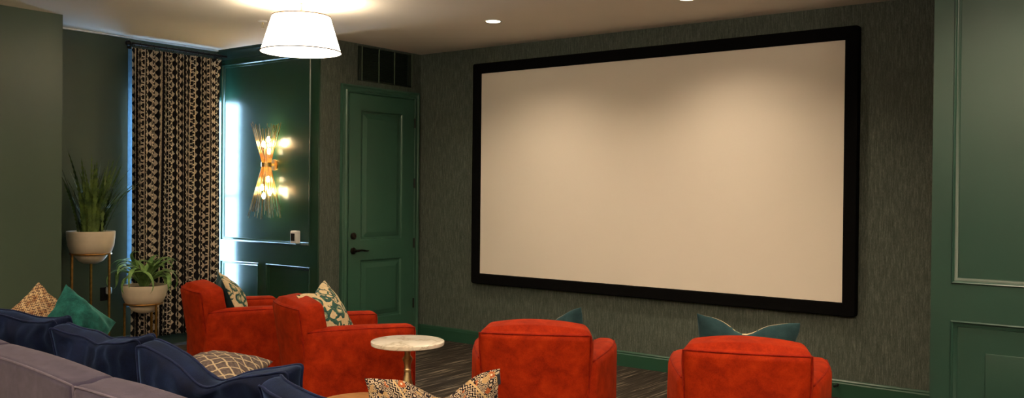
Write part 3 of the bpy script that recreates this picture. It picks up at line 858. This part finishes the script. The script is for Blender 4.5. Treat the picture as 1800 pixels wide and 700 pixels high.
for (x0,x1,h,dent,dx,seed,ylo,tilt,rs_,yaw,lb,zz) in [
    (-5.69,-4.91,.395,.03,.1,1.3,.20,8,.02,15,'navy velvet back cushion farthest left on the sofa, cut by the photo edge',.43),
    (-4.57,-3.92,.40,.045,-.1,2.6,.205,9,.0,14,'navy velvet back cushion second from left, in front of the teal pillow',.43),
    (-3.71,-2.87,.415,.09,.0,4.1,.235,9,.035,15,'navy velvet back cushion with deep V dent, in front of the grey trellis pillow',.43),
    (-2.72,-1.92,.42,.03,.0,6.2,.21,14,.05,3,'navy velvet back cushion farthest right on the sofa, near the wooden table',.41)]:
    o=box_cushion('back_cushion',x1-x0,h,.092,dent,dx,seed,mat=M['navy'],pmat=M['navywelt'],rsag=rs_)
    o.matrix_world=Matrix.Translation(S((x0+x1)/2,ylo,zz))@Matrix.Rotation(SA+rad(yaw),4,'Z')@Matrix.Rotation(rad(tilt),4,'X')
    tag(o,lb,'cushion',NG)
# scatter pillows on the sofa
p=pillow('throw_pillow',.42,.40,.21,M['teal'],M['teal'],.0,0,5,wr=.008); put(p,(-5.63,2.84,.635),99,-14,42); tag(p,'plush teal green pillow standing on the left end of the sofa','pillow','scatter pillows on the sofa')
p=pillow('throw_pillow',.38,.38,.14,M['mosaic'],M['mosaic'],.0,0,6,wr=.006); put(p,(-5.92,2.74,.655),64,-14,45); tag(p,'tan and brown tribal weave pillow behind the teal pillow','pillow','scatter pillows on the sofa')
p=pillow('throw_pillow',.47,.47,.15,M['trellis'],M['trellis'],.0,0,7,wr=.007,k=.02,pin=.42); put(p,(-4.17,2.83,.555),26,-84,0); tag(p,'grey pillow with cream scale lattice lying flat on the sofa seat','pillow','scatter pillows on the sofa')
p=pillow('throw_pillow',.54,.39,.17,M['boho'],M['boho'],.085,.1,8,wr=.008); put(p,(-2.43,2.68,.613),37.5,6,-5)
tag(p,'rust, black and cream boho print pillow with dented top, at right sofa end','pillow','scatter pillows on the sofa')
bm=bmesh.new(); rbox(bm,.006,.014,.022,.004,(1,1,1),2,c=(.262,0,.15)); new_obj('corner_tassel',bm,M['darkcloth'],p)

# ---------------------------------------------------------------- tables
TX,TY,TZ=-3.70,3.825,.65
tb=empty('side_table',(TX,TY,0)); tag(tb,'round marble side table on a turned brass pedestal between the armchairs','side table')
bm=bmesh.new(); lathe(bm,[(0,TZ-.027),(.206,TZ-.027),(.213,TZ-.023),(.215,TZ-.009),(.214,TZ-.003),(.208,TZ),(0,TZ)],n=64); new_obj('table_top',bm,M['marble'],tb,smooth=40)
bm=bmesh.new(); lathe(bm,[(.15,0),(.15,.008),(.135,.016),(.05,.032),(.034,.05),(.040,.09),(.047,.14),(.047,.19),(.048,.25),(.046,.30),(.040,.36),(.028,.41),(.020,.46),(.019,.468),(.022,.472),(.019,.476),(.022,.480),(.019,.485),(.019,.50),(.021,.515),(.028,.535),(.031,.545),(.024,.555),(.017,.565),(.018,.60),(.028,.615),(.05,.622),(0,.623)],n=32); new_obj('pedestal',bm,M['antbrass'],tb,smooth=40)
wt=empty('coffee_table',(-3.20,3.36,0)); wt.location=(-3.575,3.385,0); tag(wt,'round honey-coloured wooden table at the bottom edge, in front of the sofa','table')
bm=bmesh.new(); lathe(bm,[(0,.343),(.27,.343),(.28,.348),(.283,.363),(.28,.376),(.272,.380),(0,.380)],n=64); new_obj('table_top',bm,M['wood'],wt,smooth=40)
bm=bmesh.new(); lathe(bm,[(.18,0),(.18,.012),(.03,.02),(.025,.33),(.09,.343),(0,.343)],n=32); new_obj('pedestal',bm,M['blackmetal'],wt,smooth=40)

# ---------------------------------------------------------------- plants
def stand(loc,zr,r,label,a0):
    st=empty('plant_stand',loc); tag(st,label,'plant stand','gold plant stands in the window bay')
    bm=bmesh.new(); tube(bm,[(r*math.cos(2*PI*k/48),r*math.sin(2*PI*k/48),zr) for k in range(48)],.008,8,closed=True); new_obj('top_ring',bm,M['gold'],st,smooth=180)
    bm=bmesh.new(); q=r*.98; tube(bm,[(q*math.cos(2*PI*k/48),q*math.sin(2*PI*k/48),.008) for k in range(48)],.006,8,closed=True); new_obj('base_ring',bm,M['gold'],st,smooth=180)
    for a in (0,120,240):
        a=rad(a+a0); bm=bmesh.new(); x,y=(r+.006)*math.cos(a),(r+.006)*math.sin(a); box(bm,x-.008,x+.008,y-.008,y+.008,0,zr+.006); new_obj('leg',bm,M['gold'],st)
def pot(thing,zr,zring,zb,R,rr):
    h=zr-zring
    bm=bmesh.new(); lathe(bm,[(0,zb),(rr*.35,zb+.004),(rr*.62,zb+.025),(rr*.80,zb+.06),(rr*.84,zring-.012),(rr*.95,zring+.006),(rr+.008,zring+.014),(lerp(rr,R,.55)+.008,zring+h*.38),(R-.002,zring+h*.75),(R,zr-.006),(R-.003,zr),(R-.010,zr-.002),(R-.016,zr-.03)],n=56,cap=False); new_obj('pot',bm,M['pot'],thing,smooth=50)
    bm=bmesh.new(); lathe(bm,[(0,zr-.018),(R*.5,zr-.02),(R-.012,zr-.026)],n=40,cap=False); new_obj('soil',bm,M['soil'],thing,smooth=180)
P1=(-7.80,4.06,0)
stand(P1,.945,.165,'tall thin gold metal plant stand under the fern pot, in the bay corner',152)
f1=empty('potted_fern',P1); tag(f1,'upright green fern in a cream bowl pot on the tall gold stand','potted plant')
pot(f1,1.145,.945,.855,.200,.160)
bm=bmesh.new(); rnd=random.Random(11)
def blade(bm,base,az,lean,L,w,curl=0.,segs=14,frill=0.,droop=0.,cup=.15):
    """a ribbon leaf rising from base; lean in rad grows with length"""
    d=Vector((math.cos(az),math.sin(az),0)); side0=Vector((-math.sin(az),math.cos(az),0))
    p=Vector(base); th=lean*.35; prev=None
    for i in range(segs+1):
        t=i/segs
        ww=w*(math.sin(PI*min(1,.18+t*.82))**.7)*(1-.15*t)
        if frill and i%2: ww*=1-frill
        if i==segs: ww=.0006
        tang=d*math.sin(th)+Vector((0,0,1))*math.cos(th)
        nrm=side0.cross(tang)
        a=bm.verts.new(p-side0*ww+nrm*cup*ww); m=bm.verts.new(p); b=bm.verts.new(p+side0*ww+nrm*cup*ww)
        if prev:
            bm.faces.new([prev[0],prev[1],m,a]); bm.faces.new([prev[1],prev[2],b,m])
        prev=(a,m,b)
        p=p+tang*(L/segs); th+=(lean*.9+droop*t)/segs
        if curl: side0.rotate(Matrix.Rotation(curl/segs,3,'Z')); d.rotate(Matrix.Rotation(curl/segs,3,'Z'))
for i in range(130):
    az=rnd.uniform(0,2*PI); r0=rnd.uniform(0,.11); ln=abs(rnd.gauss(.38,.28)); L=rnd.uniform(.36,.80)*(1-.2*min(1,ln))
    if math.cos(az)<-.3 : L*=.62; ln*=.6
    if math.sin(az)<-.2 and ln>.35: ln=.35
    blade(bm,(r0*math.cos(az),r0*math.sin(az),1.12),az+rnd.uniform(-.4,.4),ln,L,rnd.uniform(.016,.028),rnd.uniform(-.5,.5),30,.6,rnd.uniform(-.1,.5))
new_obj('foliage',bm,M['fern'],f1,smooth=60)
P2=(-7.685,4.50,0)
stand(P2,.475,.160,'short gold metal plant stand in front of the patterned curtain',127)
f2=empty('potted_air_plant',P2); tag(f2,'curly pale green air plant spilling over a cream bowl pot, on the short gold stand','potted plant')
pot(f2,.645,.475,.385,.196,.155)
bm=bmesh.new(); rnd=random.Random(5)
for i in range(38):
    az=2*PI*i/38*2.4+rnd.uniform(-.2,.2); lean=rnd.uniform(.3,1.6)*(.45 if math.cos(az)<-.2 else 1)
    blade(bm,(.03*math.cos(az),.03*math.sin(az),.635),az,lean,rnd.uniform(.34,.56),rnd.uniform(.018,.028),rnd.uniform(-3.6,3.6),30,0,rnd.uniform(2.8,6.0),.35)
new_obj('foliage',bm,M['airplant'],f2,smooth=180)

# ---------------------------------------------------------------- lights
def area(name,loc,rot,sx_,sy_,power,col):
    l=bpy.data.lights.new(name,'AREA'); l.shape='RECTANGLE'; l.size=sx_; l.size_y=sy_; l.energy=power; l.color=col
    o=bpy.data.objects.new(name,l); COL.objects.link(o); o.location=loc; o.rotation_euler=rot; return o
area('window_daylight',(XA-.03,(WY0+WY1)/2,(WZ0+WZ1)/2),(0,rad(-90),0),WZ1-WZ0-.1,WY1-WY0-.04,90,(.32,.60,1.))
PW={0:88,1:88,2:75,3:85,4:60,5:60,6:60,7:45,8:60,9:60,10:60}
for i,(x,y) in enumerate(cans): spot((x,y,H-.02),PW[i],rad(140),1.)
l=bpy.data.lights.new('lamp_glow','POINT'); l.energy=75; l.color=(1,.80,.54); l.shadow_soft_size=.07
o=bpy.data.objects.new('lamp_glow',l); COL.objects.link(o); o.location=(LX,LY,2.725)
for q,e in (((-1.3,.0,2.25),290),((1.3,2.9,2.25),270),((-4.6,-1.0,2.25),200),((.6,-1.8,2.25),110)):
    area('added_ceiling_fill',q,(rad(180),0,0),.9,.9,e,(1,.82,.62))  # added lights with no fixture, out of view, brightening the ceiling
w=bpy.data.worlds.new('world'); scene.world=w; w.use_nodes=True
w.node_tree.nodes['Background'].inputs[0].default_value=(.6,.8,1,1); w.node_tree.nodes['Background'].inputs[1].default_value=1.

# ---------------------------------------------------------------- camera
yaw,pit,rol=rad(37.5462),rad(-.467),rad(.5529)
F=Vector((-math.sin(yaw)*math.cos(pit),math.cos(yaw)*math.cos(pit),math.sin(pit)))
R=Vector((math.cos(yaw),math.sin(yaw),0)); U=R.cross(F)
R2=math.cos(rol)*R+math.sin(rol)*U; U2=-math.sin(rol)*R+math.cos(rol)*U
cd=bpy.data.cameras.new('camera'); cam=bpy.data.objects.new('camera',cd); COL.objects.link(cam)
mw=Matrix.Identity(4)
for i in range(3): mw[i][0]=R2[i]; mw[i][1]=U2[i]; mw[i][2]=-F[i]
mw.translation=(0,0,1.5279)
cam.matrix_world=mw
cd.sensor_fit='HORIZONTAL'; cd.sensor_width=36; cd.lens=36*1589.53/1800; cd.clip_start=.05
scene.camera=cam
scene.view_settings.view_transform='Standard'; scene.view_settings.look='None'; scene.view_settings.exposure=.2; scene.view_settings.gamma=1
